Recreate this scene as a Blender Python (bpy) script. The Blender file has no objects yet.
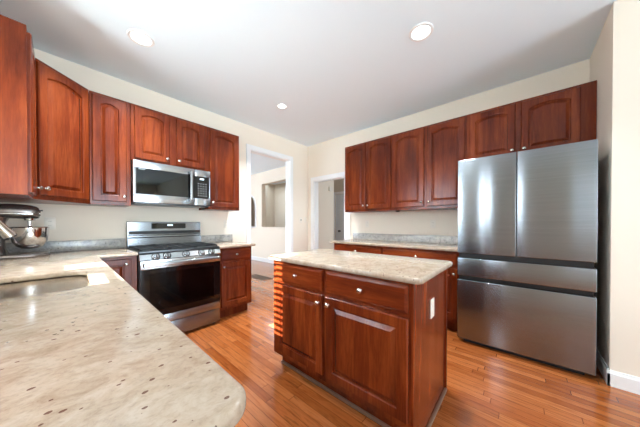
import bpy, bmesh, math, random
from mathutils import Vector, Matrix
random.seed(7)
PI = math.pi
S = bpy.context.scene
COL = S.collection

# ------------------------------------------------------------------ camera
yaw, pit, rol = 0.7202, -0.0084, -0.0008
fwd = Vector((math.cos(yaw) * math.cos(pit), math.sin(yaw) * math.cos(pit), math.sin(pit)))
right = Vector((math.sin(yaw), -math.cos(yaw), 0))
up = right.cross(fwd)
r2 = right * math.cos(rol) + up * math.sin(rol)
u2 = up * math.cos(rol) - right * math.sin(rol)
cam_data = bpy.data.cameras.new('camera')
cam = bpy.data.objects.new('camera', cam_data)
COL.objects.link(cam)
M3 = Matrix((r2, u2, -fwd)).transposed()
cam.matrix_world = Matrix.Translation((-3.3894, -3.3391, 1.1831)) @ M3.to_4x4()
cam_data.sensor_width = 36
cam_data.lens = 227.74 / 640 * 36
cam_data.shift_x = -1.2 / 640
cam_data.shift_y = 11.94 / 640
cam_data.clip_start = 0.02
S.camera = cam

# ------------------------------------------------------------------ world, sun, window light
w = bpy.data.worlds.new('sky')
S.world = w
w.use_nodes = True
wn = w.node_tree.nodes
bg = wn['Background']
bg.inputs['Color'].default_value = (0.80, 0.90, 1.0, 1)
bg.inputs['Strength'].default_value = 1.6


def light(name, kind, loc, direction, energy, color=(1, 1, 1), **kw):
    d = bpy.data.lights.new(name, kind)
    o = bpy.data.objects.new(name, d)
    COL.objects.link(o)
    o.location = loc
    o.rotation_euler = Vector(direction).to_track_quat('-Z', 'Y').to_euler()
    d.energy = energy
    d.color = color
    for k, v in kw.items():
        setattr(d, k, v)
    return o


SUN_TAN = 0.66
light('sun', 'SUN', (-8, -1.5, 5), (1, 0.0, -SUN_TAN), 52.0, (1.0, 0.93, 0.82), angle=0.009)
# daylight (sky and the sunlit ground outside) entering the south and sink windows
light('daylight_south_window', 'AREA', (-2.55, -9.12, 1.35), (0, 1, 0.36), 104, (0.87, 0.94, 1.0), shape='RECTANGLE', size=2.2, size_y=2.1, spread=math.radians(112))
light('daylight_sink_window', 'AREA', (-3.99, -1.5, 1.7), (1, 0, 0.0), 44, (0.88, 0.94, 1.0), shape='RECTANGLE', size=0.8, size_y=0.95)
light('dining_fill', 'AREA', (-3.80, 3.2, 1.3), (1, 0, 0.25), 120, (0.88, 0.94, 1.0), shape='RECTANGLE', size=2.3, size_y=1.3)  # added fill to brighten the dining room, its window is unseen
light('hall_fill', 'AREA', (0.75, -2.8, 1.6), (0.1, 1, 0), 14, (0.92, 0.96, 1.0), shape='RECTANGLE', size=1.2, size_y=1.5)  # added fill standing inside the hall, no window there
light('foyer_fill', 'AREA', (1.6, 3.6, 2.7), (0, 0, -1), 10, (0.95, 0.97, 1.0), shape='RECTANGLE', size=1.0, size_y=2.0)  # added fill to lighten the dark foyer, no known lamp

S.view_settings.view_transform = 'Standard'
S.view_settings.look = 'None'
S.view_settings.gamma = 1
S.view_settings.use_curve_mapping = False
S.view_settings.exposure = 0.78
S.view_settings.use_white_balance = True
S.view_settings.white_balance_temperature = 5750
S.view_settings.white_balance_tint = 3
S.render.engine = 'CYCLES'
S.cycles.use_denoising = True
S.cycles.max_bounces = 10
S.cycles.diffuse_bounces = 6
S.cycles.sample_clamp_indirect = 8


# ------------------------------------------------------------------ materials
def lin(c):
    return tuple(((x / 255) / 12.92 if x / 255 <= 0.04045 else ((x / 255 + 0.055) / 1.055) ** 2.4) for x in c) + (1,)


MATS = {}


def mat(name, rgb, rough=0.5, metal=0.0, coat=0.0, emit=None, estr=0.0, spec=0.5):
    m = bpy.data.materials.new(name)
    m.use_nodes = True
    b = m.node_tree.nodes['Principled BSDF']
    b.inputs['Base Color'].default_value = lin(rgb)
    b.inputs['Roughness'].default_value = rough
    b.inputs['Metallic'].default_value = metal
    b.inputs['Coat Weight'].default_value = coat
    b.inputs['Coat Roughness'].default_value = 0.12
    b.inputs['Specular IOR Level'].default_value = spec
    if emit:
        b.inputs['Emission Color'].default_value = lin(emit)
        b.inputs['Emission Strength'].default_value = estr
    MATS[name] = m
    return m


class NT:
    """small node-graph helper"""
    def __init__(s, m):
        s.t = m.node_tree
        s.b = s.t.nodes['Principled BSDF']

    def n(s, kind, **props):
        nd = s.t.nodes.new('ShaderNode' + kind)
        for k, v in props.items():
            setattr(nd, k, v)
        return nd

    def l(s, a, b):
        s.t.links.new(a, b)

    def setv(s, sock, v):
        if hasattr(v, 'is_linked') or hasattr(v, 'links'):
            s.l(v, sock)
        else:
            sock.default_value = v

    def math(s, op, a, b=0.0, c=0.0):
        nd = s.n('Math', operation=op)
        s.setv(nd.inputs[0], a)
        s.setv(nd.inputs[1], b)
        s.setv(nd.inputs[2], c)
        return nd.outputs[0]

    def coords(s, scale=(1, 1, 1), kind='Object'):
        tc = s.n('TexCoord')
        mp = s.n('Mapping')
        mp.inputs['Scale'].default_value = scale
        s.l(tc.outputs[kind], mp.inputs[0])
        return mp.outputs[0]

    def noise(s, vec, scale, detail=3, rough=0.5, dist=0.0):
        nd = s.n('TexNoise')
        s.l(vec, nd.inputs['Vector'])
        nd.inputs['Scale'].default_value = scale
        nd.inputs['Detail'].default_value = detail
        nd.inputs['Roughness'].default_value = rough
        nd.inputs['Distortion'].default_value = dist
        return nd.outputs['Fac']

    def ramp(s, fac, stops):
        nd = s.n('ValToRGB')
        el = nd.color_ramp.elements
        while len(el) < len(stops):
            el.new(0.5)
        for e, (p, c) in zip(el, stops):
            e.position = p
            e.color = lin(c) if max(c) > 1.001 else tuple(c) + (1,)
        s.l(fac, nd.inputs[0])
        return nd.outputs[0]

    def mix(s, fac, a, b, mode='MIX'):
        nd = s.n('Mix', data_type='RGBA', blend_type=mode)
        s.setv(nd.inputs[0], fac)
        s.setv(nd.inputs[6], a)
        s.setv(nd.inputs[7], b)
        return nd.outputs[2]

    def bump(s, h, strength, dist=0.01):
        nd = s.n('Bump')
        nd.inputs['Strength'].default_value = strength
        nd.inputs['Distance'].default_value = dist
        s.l(h, nd.inputs['Height'])
        s.l(nd.outputs[0], s.b.inputs['Normal'])


def wood(name, axis, dark, mid, light_, rough=0.24):
    m = mat(name, mid, rough, spec=0.32)
    g = NT(m)
    sc = {'z': (14, 14, 1.2), 'x': (1.2, 14, 14), 'y': (14, 1.2, 14)}[axis]
    oi = g.n('ObjectInfo')
    off = g.math('MULTIPLY', oi.outputs['Random'], 37.0)
    tc = g.n('TexCoord')
    va = g.n('VectorMath', operation='ADD')
    g.l(tc.outputs['Object'], va.inputs[0])
    g.l(off, va.inputs[1])
    mp = g.n('Mapping')
    mp.inputs['Scale'].default_value = sc
    g.l(va.outputs[0], mp.inputs[0])
    n1 = g.noise(mp.outputs[0], 1.0, 5, 0.6, 0.8)
    n2 = g.noise(mp.outputs[0], 7.0, 3, 0.7, 0.2)
    mp2 = g.n('Mapping')
    mp2.inputs['Scale'].default_value = tuple(v ** 0.35 for v in sc)
    g.l(va.outputs[0], mp2.inputs[0])
    n3 = g.noise(mp2.outputs[0], 1.6, 2)
    f = g.math('ADD', g.math('MULTIPLY', n1, 0.42), g.math('MULTIPLY', n2, 0.2))
    f = g.math('ADD', f, g.math('MULTIPLY', n3, 0.38))
    c = g.ramp(f, [(0.34, dark), (0.5, mid), (0.66, light_)])
    g.l(c, g.b.inputs['Base Color'])
    g.bump(n2, 0.015, 0.002)
    return m


CH_D, CH_M, CH_L = (70, 23, 8), (104, 41, 15), (140, 66, 27)
wood('cherry', 'z', CH_D, CH_M, CH_L)
wood('cherry_horizontal', 'x', CH_D, CH_M, CH_L)
mat('shoe_wood', (128, 98, 80), 0.4)

# oak strip floor, boards along world Y
m = mat('oak_floor', (190, 110, 55), 0.16, coat=0.25)
g = NT(m)
tc = g.n('TexCoord')
sx = g.n('SeparateXYZ')
g.l(tc.outputs['Object'], sx.inputs[0])
row_f = g.math('DIVIDE', sx.outputs[0], 0.057)
row = g.math('FLOOR', row_f)
wn1 = g.n('TexWhiteNoise', noise_dimensions='1D')
g.l(row, wn1.inputs['W'])
yy = g.math('ADD', g.math('DIVIDE', sx.outputs[1], 0.95), g.math('MULTIPLY', wn1.outputs[0], 7.3))
brd = g.math('FLOOR', yy)
cv = g.n('CombineXYZ')
g.l(row, cv.inputs[0])
g.l(brd, cv.inputs[1])
wn2 = g.n('TexWhiteNoise', noise_dimensions='2D')
g.l(cv.outputs[0], wn2.inputs['Vector'])
base = g.ramp(wn2.outputs[0], [(0.0, (146, 78, 34)), (0.3, (164, 93, 44)), (0.7, (178, 108, 56)), (1.0, (154, 84, 38))])
cv2 = g.n('CombineXYZ')
g.l(g.math('MULTIPLY', sx.outputs[0], 30.0), cv2.inputs[0])
g.l(g.math('ADD', g.math('MULTIPLY', sx.outputs[1], 2.0), g.math('MULTIPLY', wn2.outputs[0], 40.0)), cv2.inputs[1])
g.l(g.math('MULTIPLY', wn2.outputs[0], 20.0), cv2.inputs[2])
gr = g.noise(cv2.outputs[0], 1.5, 4, 0.6, 1.2)
grc = g.ramp(gr, [(0.35, (0.62, 0.52, 0.45)), (0.55, (1, 1, 1)), (0.8, (1.08, 1.05, 1.0))])
c = g.mix(0.8, base, grc, 'MULTIPLY')
fx = g.math('FRACT', row_f)
gap = g.math('LESS_THAN', g.math('MINIMUM', fx, g.math('SUBTRACT', 1.0, fx)), 0.022)
fy = g.math('FRACT', yy)
gap2 = g.math('LESS_THAN', fy, 0.0035)
gp = g.math('MAXIMUM', gap, gap2)
c = g.mix(gp, c, lin((92, 44, 18)))
g.l(c, g.b.inputs['Base Color'])
g.bump(g.math('SUBTRACT', 1.0, gp), 0.15, 0.001)


def granite(name, a, b, c_, fleck, gray, rough):
    m = mat(name, a, rough)
    g = NT(m)
    tc = g.n('TexCoord')
    mp = g.n('Mapping')
    mp.inputs['Rotation'].default_value = (0, 0, 0.65)
    mp.inputs['Scale'].default_value = (1.15, 1.6, 1.4)
    g.l(tc.outputs['Object'], mp.inputs[0])
    n1 = g.noise(mp.outputs[0], 13.0, 7, 0.68, 0.5)
    c1 = g.ramp(n1, [(0.30, c_), (0.46, b), (0.60, a), (0.75, b)])
    n2 = g.noise(mp.outputs[0], 60.0, 5, 0.75, 0.3)
    c2 = g.ramp(n2, [(0.36, gray), (0.52, (255, 255, 255)), (0.75, (255, 255, 255))])
    c3 = g.mix(0.4, c1, c2, 'MULTIPLY')
    # brown and burgundy flecks
    v = g.n('TexVoronoi', feature='F1')
    v.inputs['Scale'].default_value = 38
    mp2 = g.n('Mapping')
    mp2.inputs['Rotation'].default_value = (0, 0, 0.65)
    mp2.inputs['Scale'].default_value = (1.2, 1.6, 1.3)
    g.l(tc.outputs['Object'], mp2.inputs[0])
    g.l(mp2.outputs[0], v.inputs['Vector'])
    sc = g.n('SeparateColor')
    g.l(v.outputs['Color'], sc.inputs[0])
    sel = g.math('GREATER_THAN', sc.outputs[0], 0.30)
    rad = g.math('MULTIPLY', sc.outputs[1], 0.22)
    n4 = g.noise(tc.outputs['Object'], 90, 3)
    dd = g.math('ADD', v.outputs['Distance'], g.math('MULTIPLY', g.math('SUBTRACT', n4, 0.5), 0.3))
    sp = g.math('MULTIPLY', sel, g.math('LESS_THAN', dd, rad))
    c4 = g.mix(g.math('MULTIPLY', sp, 0.8), c3, lin(fleck))
    g.l(c4, g.b.inputs['Base Color'])
    return m


granite('granite', (178, 162, 144), (167, 149, 129), (150, 131, 111), (84, 42, 30), (206, 198, 194), 0.16)
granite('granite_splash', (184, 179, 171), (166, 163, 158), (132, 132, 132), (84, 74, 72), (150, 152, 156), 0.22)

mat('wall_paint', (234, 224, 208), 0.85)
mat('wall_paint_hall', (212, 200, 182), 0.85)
mat('ceiling_paint', (233, 244, 252), 0.9)
mat('white_trim', (236, 236, 236), 0.4)
mat('door_white', (222, 226, 230), 0.45)
mat('plastic_white', (230, 223, 210), 0.4)
mat('slot_dark', (60, 58, 56), 0.6)
mat('nickel', (205, 198, 188), 0.22, 1.0)
mat('chrome', (220, 220, 220), 0.1, 1.0)
mat('black_gloss', (8, 8, 9), 0.06, spec=0.5)
mat('black_matte', (22, 22, 23), 0.5)
mat('iron', (26, 26, 27), 0.55)
mat('steel_dark', (88, 90, 92), 0.35, 0.9)
mat('mixer_paint', (120, 112, 108), 0.25, 0.75)
mat('lamp_glow', (255, 250, 240), 0.5, emit=(255, 250, 240), estr=2.2)
mat('display_glow', (230, 240, 245), 0.5, emit=(210, 225, 235), estr=1.2)
mat('added_shade_glow', (235, 230, 220), 0.8, emit=(240, 244, 250), estr=9.0)  # glowing cloth of the added slim shades, gives the fridge its streaks
mat('added_shade_soft', (235, 230, 220), 0.8, emit=(240, 244, 250), estr=0.5)  # glowing cloth of the added wide shades that block the sun
mat('vent_bronze', (112, 84, 60), 0.5, 0.3)
mat('glass_dark', (6, 6, 7), 0.04)
mat('mark_gray', (150, 152, 155), 0.5)
mat('blind_white', (236, 232, 224), 0.6)
mat('grass', (96, 118, 70), 0.9)


def brushed(name, rgb, rough, axis='Z', sc=(2, 2, 260), aniso=0.88):
    m = mat(name, rgb, rough, 1.0)
    g = NT(m)
    v = g.coords(sc)
    n = g.noise(v, 1.0, 3, 0.6)
    g.l(g.ramp(n, [(0.3, tuple(int(x * 0.93) for x in rgb)), (0.7, rgb)]), g.b.inputs['Base Color'])
    g.b.inputs['Anisotropic'].default_value = aniso
    g.b.inputs['Anisotropic Rotation'].default_value = 0.25
    t = g.n('Tangent', direction_type='RADIAL', axis=axis)
    g.l(t.outputs[0], g.b.inputs['Tangent'])
    # slight sheet waviness
    v2 = g.coords((1.1, 1.1, 0.25))
    g.bump(g.noise(v2, 2.2, 1), 0.06, 0.02)
    return m


brushed('steel', (148, 151, 155), 0.24)
brushed('fridge_steel', (148, 153, 158), 0.2)
brushed('steel_light', (184, 186, 188), 0.22)
brushed('sink_steel', (200, 190, 172), 0.22, aniso=0.2)

# oven glass: see a little way into the cavity
m = mat('oven_glass', (4, 4, 5), 0.03)
g = NT(m)
tr = g.n('BsdfTransparent')
tr.inputs[0].default_value = (0.5, 0.5, 0.5, 1)
ms = g.n('MixShader')
ms.inputs[0].default_value = 0.35
out = g.t.nodes['Material Output']
g.l(g.b.outputs[0], ms.inputs[1])
g.l(tr.outputs[0], ms.inputs[2])
g.l(ms.outputs[0], out.inputs[0])
m = mat('window_glass', (255, 255, 255), 0.0)
g = NT(m)
tr = g.n('BsdfTransparent')
gl = g.n('BsdfGlossy')
gl.inputs['Roughness'].default_value = 0.02
ms = g.n('MixShader')
ms.inputs[0].default_value = 0.06
g.l(tr.outputs[0], ms.inputs[1])
g.l(gl.outputs[0], ms.inputs[2])
g.l(ms.outputs[0], g.t.nodes['Material Output'].inputs[0])


# ------------------------------------------------------------------ mesh helpers
class MB:
    def __init__(s):
        s.bm = bmesh.new()

    def box(s, x0, x1, y0, y1, z0, z1, bev=0.0, seg=2, rot=None):
        if x0 > x1: x0, x1 = x1, x0
        if y0 > y1: y0, y1 = y1, y0
        if z0 > z1: z0, z1 = z1, z0
        r = bmesh.ops.create_cube(s.bm, size=1)
        vs = r['verts']
        for v in vs:
            v.co = Vector(((x0 + x1) / 2 + v.co.x * (x1 - x0), (y0 + y1) / 2 + v.co.y * (y1 - y0), (z0 + z1) / 2 + v.co.z * (z1 - z0)))
        if rot:
            bmesh.ops.transform(s.bm, matrix=rot, verts=vs)
        if bev > 0:
            es = list({e for v in vs for e in v.link_edges})
            bmesh.ops.bevel(s.bm, geom=es, offset=bev, segments=seg, affect='EDGES', profile=0.6)
        return s

    def rings(s, rings, cap0=True, cap1=True, closed=True):
        vr = [[s.bm.verts.new(p) for p in r] for r in rings]
        n = len(vr[0])
        for a, b in zip(vr[:-1], vr[1:]):
            for i in range(n if closed else n - 1):
                j = (i + 1) % n
                s.bm.faces.new((a[i], a[j], b[j], b[i]))
        if cap0: s.bm.faces.new(list(reversed(vr[0])))
        if cap1: s.bm.faces.new(vr[-1])
        return s

    def lathe(s, prof, M=Matrix(), n=24, cap0=True, cap1=True):
        rs = []
        for r, h in prof:
            rs.append([M @ Vector((r * math.cos(2 * PI * i / n), r * math.sin(2 * PI * i / n), h)) for i in range(n)])
        return s.rings(rs, cap0, cap1)

    def tube(s, pts, rad, n=12):
        pts = [Vector(p) for p in pts]
        rads = rad if isinstance(rad, (list, tuple)) else [rad] * len(pts)
        rs = []
        prev = None
        for i, p in enumerate(pts):
            d = (pts[min(i + 1, len(pts) - 1)] - pts[max(i - 1, 0)]).normalized()
            if prev is None:
                a = d.orthogonal().normalized()
            else:
                a = (prev - d * prev.dot(d)).normalized()
            prev = a
            b = d.cross(a)
            rs.append([p + (a * math.cos(2 * PI * k / n) + b * math.sin(2 * PI * k / n)) * rads[i] for k in range(n)])
        return s.rings(rs)

    def prism(s, poly, z0, z1, M=Matrix(), bev=0.0):
        """poly counter-clockwise in xy"""
        a = [s.bm.verts.new(M @ Vector((x, y, z0))) for x, y in poly]
        b = [s.bm.verts.new(M @ Vector((x, y, z1))) for x, y in poly]
        n = len(poly)
        for i in range(n):
            s.bm.faces.new((a[i], a[(i + 1) % n], b[(i + 1) % n], b[i]))
        f0 = s.bm.faces.new(list(reversed(a)))
        f1 = s.bm.faces.new(b)
        if bev:
            bmesh.ops.bevel(s.bm, geom=list(f0.edges) + list(f1.edges), offset=bev, segments=2, affect='EDGES')
        return s

    def build(s, name, material, parent=None, smooth=40, loc=None):
        bmesh.ops.recalc_face_normals(s.bm, faces=s.bm.faces)
        me = bpy.data.meshes.new(name)
        s.bm.to_mesh(me)
        s.bm.free()
        me.materials.append(MATS[material])
        o = bpy.data.objects.new(name, me)
        COL.objects.link(o)
        if smooth:
            for p in me.polygons:
                p.use_smooth = True
            me.set_sharp_from_angle(angle=math.radians(smooth))
        if parent is not None:
            o.parent = parent
        if loc is not None:
            o.location = loc
        return o


def tag(o, label, cat, group=None):
    o['label'] = label
    o['category'] = cat
    if group: o['group'] = group
    return o


def thing(name, label, cat, loc=(0, 0, 0), rz=0.0, group=None):
    o = bpy.data.objects.new(name, None)
    o.empty_display_size = 0.1
    COL.objects.link(o)
    o.location = loc
    o.rotation_euler = (0, 0, rz)
    return tag(o, label, cat, group)


def struct(name, mb, material, smooth=0):
    o = mb.build(name, material, smooth=smooth)
    o['kind'] = 'structure'
    return o


def copy_tree(o, parent=None):
    c = o.copy()
    COL.objects.link(c)
    if parent is not None: c.parent = parent
    for ch in list(o.children):
        copy_tree(ch, c)
    return c


def rrect(x0, x1, y0, y1, r, n=6):
    """rounded rectangle, counter-clockwise; r may be 4 radii (BL, BR, TR, TL)"""
    rr = r if isinstance(r, (list, tuple)) else [r] * 4
    out = []
    for (cx, cy, a0), q in zip(((x0, y0, PI), (x1, y0, 1.5 * PI), (x1, y1, 0), (x0, y1, 0.5 * PI)), rr):
        sx = 1 if cx == x0 else -1
        sy = 1 if cy == y0 else -1
        if q <= 0:
            out.append((cx, cy))
            continue
        for i in range(n + 1):
            a = a0 + 0.5 * PI * i / n
            out.append((cx + sx * q + q * math.cos(a), cy + sy * q + q * math.sin(a)))
    return out


def slab(name, outlines, z0, z1, bev, material, parent=None):
    """polygon with holes, extruded, rounded edge"""
    cu = bpy.data.curves.new(name, 'CURVE')
    cu.dimensions = '2D'
    cu.fill_mode = 'BOTH'
    for pl in outlines:
        sp = cu.splines.new('POLY')
        sp.points.add(len(pl) - 1)
        for p, (x, y) in zip(sp.points, pl):
            p.co = (x, y, 0, 1)
        sp.use_cyclic_u = True
    cu.extrude = (z1 - z0) / 2 - bev
    cu.bevel_depth = bev
    cu.bevel_resolution = 3
    cu.offset = -bev
    tmp = bpy.data.objects.new('tmp', cu)
    COL.objects.link(tmp)
    dg = bpy.context.evaluated_depsgraph_get()
    me = bpy.data.meshes.new_from_object(tmp.evaluated_get(dg))
    bpy.data.objects.remove(tmp)
    bm = bmesh.new()
    bm.from_mesh(me)
    bmesh.ops.remove_doubles(bm, verts=bm.verts, dist=1e-5)
    bmesh.ops.translate(bm, verts=bm.verts, vec=(0, 0, (z0 + z1) / 2))
    mb = MB()
    mb.bm.free()
    mb.bm = bm
    bpy.data.meshes.remove(me)
    return mb.build(name, material, parent, smooth=35)


# ------------------------------------------------------------------ cabinet parts
def panel_ring(w, h, ix, ib, it, rise, y, n=12):
    pts = [(ix, ib), (w - ix, ib)]
    for i in range(n + 1):
        t = 1 - 2 * i / n
        x = w / 2 + t * (w / 2 - ix)
        pts.append((x, h - it - rise * t * t))
    return [Vector((x, y, z)) for x, z in pts]


def make_door(parent, x0, x1, z0, z1, yf, arch=0.0, knob=None, stile=0.056, name='door', horizontal=False):
    """raised panel door whose back sits at local y = yf; front faces -y"""
    w, h = x1 - x0, z1 - z0
    it = stile
    mb = MB()
    rs = [panel_ring(w, h, 0, 0, 0, 0, 0),
          panel_ring(w, h, 0, 0, 0, 0, -0.014),
          panel_ring(w, h, 0.005, 0.005, 0.005, 0, -0.020),
          panel_ring(w, h, stile, stile, it, arch, -0.020),
          panel_ring(w, h, stile + 0.004, stile + 0.004, it + 0.004, arch, -0.017),
          panel_ring(w, h, stile + 0.007, stile + 0.007, it + 0.007, arch, -0.007),
          panel_ring(w, h, stile + 0.013, stile + 0.013, it + 0.013, arch, -0.007),
          panel_ring(w, h, stile + 0.036, stile + 0.036, it + 0.036, arch * 0.88, -0.019)]
    mb.rings(rs)
    d = mb.build(name, 'cherry_horizontal' if horizontal else 'cherry', parent, smooth=9)
    d.location = (x0, yf, z0)
    if knob:
        make_knob(d, knob[0] - x0, knob[1] - z0, -0.020)
    return d


def make_drawer(parent, x0, x1, z0, z1, yf, knob=True):
    w, h = x1 - x0, z1 - z0
    mb = MB()
    mb.rings([panel_ring(w, h, 0, 0, 0, 0, 0, 4), panel_ring(w, h, 0, 0, 0, 0, -0.012, 4),
              panel_ring(w, h, 0.004, 0.004, 0.004, 0, -0.0145, 4), panel_ring(w, h, 0.016, 0.016, 0.016, 0, -0.020, 4)])
    d = mb.build('drawer', 'cherry_horizontal', parent, smooth=15)
    d.location = (x0, yf, z0)
    if knob:
        make_knob(d, w / 2, h / 2, -0.020)
    return d


KNOB = None


def make_knob(parent, x, z, y):
    global KNOB
    if KNOB is None:
        R = Matrix.Rotation(PI / 2, 4, 'X')
        mb = MB()
        mb.lathe([(0.008, 0), (0.008, 0.002), (0.005, 0.005), (0.005, 0.012), (0.0085, 0.015), (0.0145, 0.018), (0.0155, 0.022), (0.013, 0.026), (0.006, 0.0285)], R, 20)
        o = mb.build('knob', 'nickel', parent)
        KNOB = o
    else:
        o = KNOB.copy()
        COL.objects.link(o)
        o.parent = parent
    o.location = (x, y, z)
    return o


def cab_body(parent, w, d, z0, z1, toe=False, toe_end=False):
    mb = MB()
    mb.box(0, w, -d, 0, z0, z1, 0.0015, 1)
    b = mb.build('cabinet_body', 'cherry', parent, smooth=25)
    if toe:
        t = MB()
        t.box(0.003, w - (0.02 if toe_end else 0.003), -d + 0.07, -0.01, 0.0, z0)
        t.build('toe_kick', 'cherry', parent)
    return b


ROT_E = -PI / 2     # front faces -x (units on the east wall, island)
ROT_W = PI / 2      # front faces +x

# ------------------------------------------------------------------ the setting
H = 2.78
WL, YS = -3.84, -9.0          # left (west) wall plane, south wall plane
fl = MB(); fl.box(-3.96, 4.2, -9.12, 6.2, -0.08, 0)
struct('floor', fl, 'oak_floor')
c_ = MB(); c_.box(-3.96, 4.2, -9.12, 6.2, H, H + 0.1)
struct('ceiling', c_, 'ceiling_paint')

# north wall (range wall) with tall doorway
D1L, D1R, D1Z = -1.345, -0.49, 2.395
n_ = MB()
n_.box(-3.96, D1L, 0, 0.12, 0, H); n_.box(D1L, D1R, 0, 0.12, D1Z, H); n_.box(D1R, 0.87, 0, 0.12, 0, H)
struct('wall_north', n_, 'wall_paint')
# east wall (fridge wall) with doorway to the hall
D2N, D2S, D2Z = -0.172, -0.935, 2.04
e_ = MB()
e_.box(0, 0.12, D2N, -0.0005, 0, H); e_.box(0, 0.12, D2S, D2N, D2Z, H); e_.box(0, 0.12, -3.95, D2S, 0, H)
struct('wall_east', e_, 'wall_paint')
# partition beyond the fridge
p_ = MB()
p_.prism([(0.0, -3.95), (0.0, -3.832), (-0.755, -3.832), (-0.755, YS), (-0.635, YS), (-0.635, -3.95)], 0, H)
struct('wall_southeast', p_, 'wall_paint')
# west wall: two sink windows, breakfast window, two slim windows added for fridge streaks
ws = [(-1.935, -1.62, 1.22, 2.2), (-1.35, -1.12, 1.22, 2.2), (-2.76, -2.62, 1.1, 2.3), (-2.95, -2.86, 1.1, 2.3), (-6.0, -4.2, 0.75, 2.3)]
w_ = MB()
yc = [0.12, -1.12, -1.35, -1.62, -1.89, -4.2, -6.0, YS - 0.12]
w_.box(WL - 0.12, WL, -1.12, 0.12, 0, H); w_.box(WL - 0.12, WL, -1.62, -1.35, 0, H)
w_.box(WL - 0.12, WL, -2.62, -1.935, 0, H); w_.box(WL - 0.12, WL, -2.86, -2.76, 0, H); w_.box(WL - 0.12, WL, -4.2, -2.95, 0, H); w_.box(WL - 0.12, WL, YS - 0.12, -6.0, 0, H)
for y0, y1, z0, z1 in ws:
    w_.box(WL - 0.12, WL, y0, y1, 0, z0); w_.box(WL - 0.12, WL, y0, y1, z1, H)
struct('wall_west', w_, 'wall_paint')
# south wall with two wide windows
s_ = MB()
sw = [(-3.6, -2.62, 0.3, 2.4), (-2.46, -1.48, 0.3, 2.4)]
s_.box(WL, -3.6, YS - 0.12, YS, 0, H); s_.box(-2.62, -2.46, YS - 0.12, YS, 0, H); s_.box(-1.48, -0.635, YS - 0.12, YS, 0, H)
for x0, x1, z0, z1 in sw:
    s_.box(x0, x1, YS - 0.12, YS, 0, z0); s_.box(x0, x1, YS - 0.12, YS, z1, H)
struct('wall_south', s_, 'wall_paint')

# windows (frames + glass)
wi = 1
for y0, y1, z0, z1 in ws:
    mb = MB()
    xw = WL - 0.06
    fr = 0.012 if z0 > 1 else 0.05
    mb.box(xw - 0.02, xw + 0.02, y0, y0 + fr, z0, z1); mb.box(xw - 0.02, xw + 0.02, y1 - fr, y1, z0, z1)
    mb.box(xw - 0.019, xw + 0.019, y0, y1, z0, z0 + fr); mb.box(xw - 0.019, xw + 0.019, y0, y1, z1 - fr, z1)
    if z0 < 1:
        mb.box(xw - 0.018, xw + 0.018, (y0 + y1) / 2 - 0.03, (y0 + y1) / 2 + 0.03, z0, z1)
        mb.box(xw - 0.018, xw + 0.018, y0, y1, 1.5, 1.54)
    f = struct('window_%d' % wi, mb, 'white_trim')
    gm = MB(); gm.box(xw - 0.003, xw + 0.003, y0 + fr, y1 - fr, z0 + fr, z1 - fr)
    gm.build('pane', 'window_glass', f, smooth=0)
    wi += 1
for x0, x1, z0, z1 in sw:
    mb = MB()
    yw = YS - 0.06
    mb.box(x0, x0 + 0.05, yw - 0.02, yw + 0.02, z0, z1); mb.box(x1 - 0.05, x1, yw - 0.02, yw + 0.02, z0, z1)
    mb.box(x0, x1, yw - 0.019, yw + 0.019, z0, z0 + 0.05); mb.box(x0, x1, yw - 0.019, yw + 0.019, z1 - 0.05, z1)
    mb.box((x0 + x1) / 2 - 0.03, (x0 + x1) / 2 + 0.03, yw - 0.018, yw + 0.018, z0, z1)
    f = struct('window_%d' % wi, mb, 'white_trim')
    gm = MB(); gm.box(x0 + 0.05, x1 - 0.05, yw - 0.003, yw + 0.003, z0 + 0.05, z1 - 0.05)
    gm.build('pane', 'window_glass', f, smooth=0)
    wi += 1


# casings
def casing_n(x0, x1, z1, y, wd=0.076, th=0.018):
    mb = MB()
    mb.box(x0 - wd, x0, y - th, y, 0, z1 + wd, 0.004); mb.box(x1, x1 + wd * 0.85, y - th, y, 0, z1 + wd, 0.004)
    mb.box(x0, x1, y - th, y, z1, z1 + wd, 0.004)
    return mb


mb = casing_n(D1L, D1R, D1Z, 0.0)
mb.box(D1L - 0.001, D1L + 0.012, 0, 0.12, 0, D1Z); mb.box(D1R - 0.012, D1R + 0.001, 0, 0.12, 0, D1Z); mb.box(D1L, D1R, 0, 0.12, D1Z - 0.012, D1Z + 0.001)
struct('trim_1', mb, 'white_trim')
mb = MB()
mb.box(-0.018, 0, D2N, D2N + 0.078, 0, D2Z + 0.08, 0.004); mb.box(-0.018, 0, D2S - 0.12, D2S, 0, D2Z + 0.08, 0.004)
mb.box(-0.018, 0, D2S, D2N, D2Z, D2Z + 0.08, 0.004)
mb.box(0, 0.12, D2N - 0.012, D2N + 0.001, 0, D2Z); mb.box(0, 0.12, D2S - 0.001, D2S + 0.012, 0, D2Z); mb.box(0, 0.12, D2S, D2N, D2Z - 0.012, D2Z + 0.001)
struct('trim_2', mb, 'white_trim')


def baseboard(name, pts, h=0.11, th=0.014):
    """pts: wall-foot polyline, room on the right-hand side"""
    mb = MB()
    for (ax, ay), (bx, by) in zip(pts[:-1], pts[1:]):
        L = math.hypot(bx - ax, by - ay)
        M = Matrix.Translation((ax, ay, 0)) @ Matrix.Rotation(math.atan2(by - ay, bx - ax), 4, 'Z')
        sec = [(0, 0), (th, 0), (th, h * 0.78), (th * 0.6, h * 0.88), (th * 0.4, h), (0, h)]
        mb.rings([[M @ Vector((x, -a, b)) for a, b in sec] for x in (-th * 0.0, L)])
    return struct(name, mb, 'white_trim')


baseboard('baseboard_southeast', [(-0.755, -3.818), (-0.755, YS)], 0.115)
baseboard('baseboard_fridge', [(-0.001, -3.832), (-0.769, -3.832)], 0.115)

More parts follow.
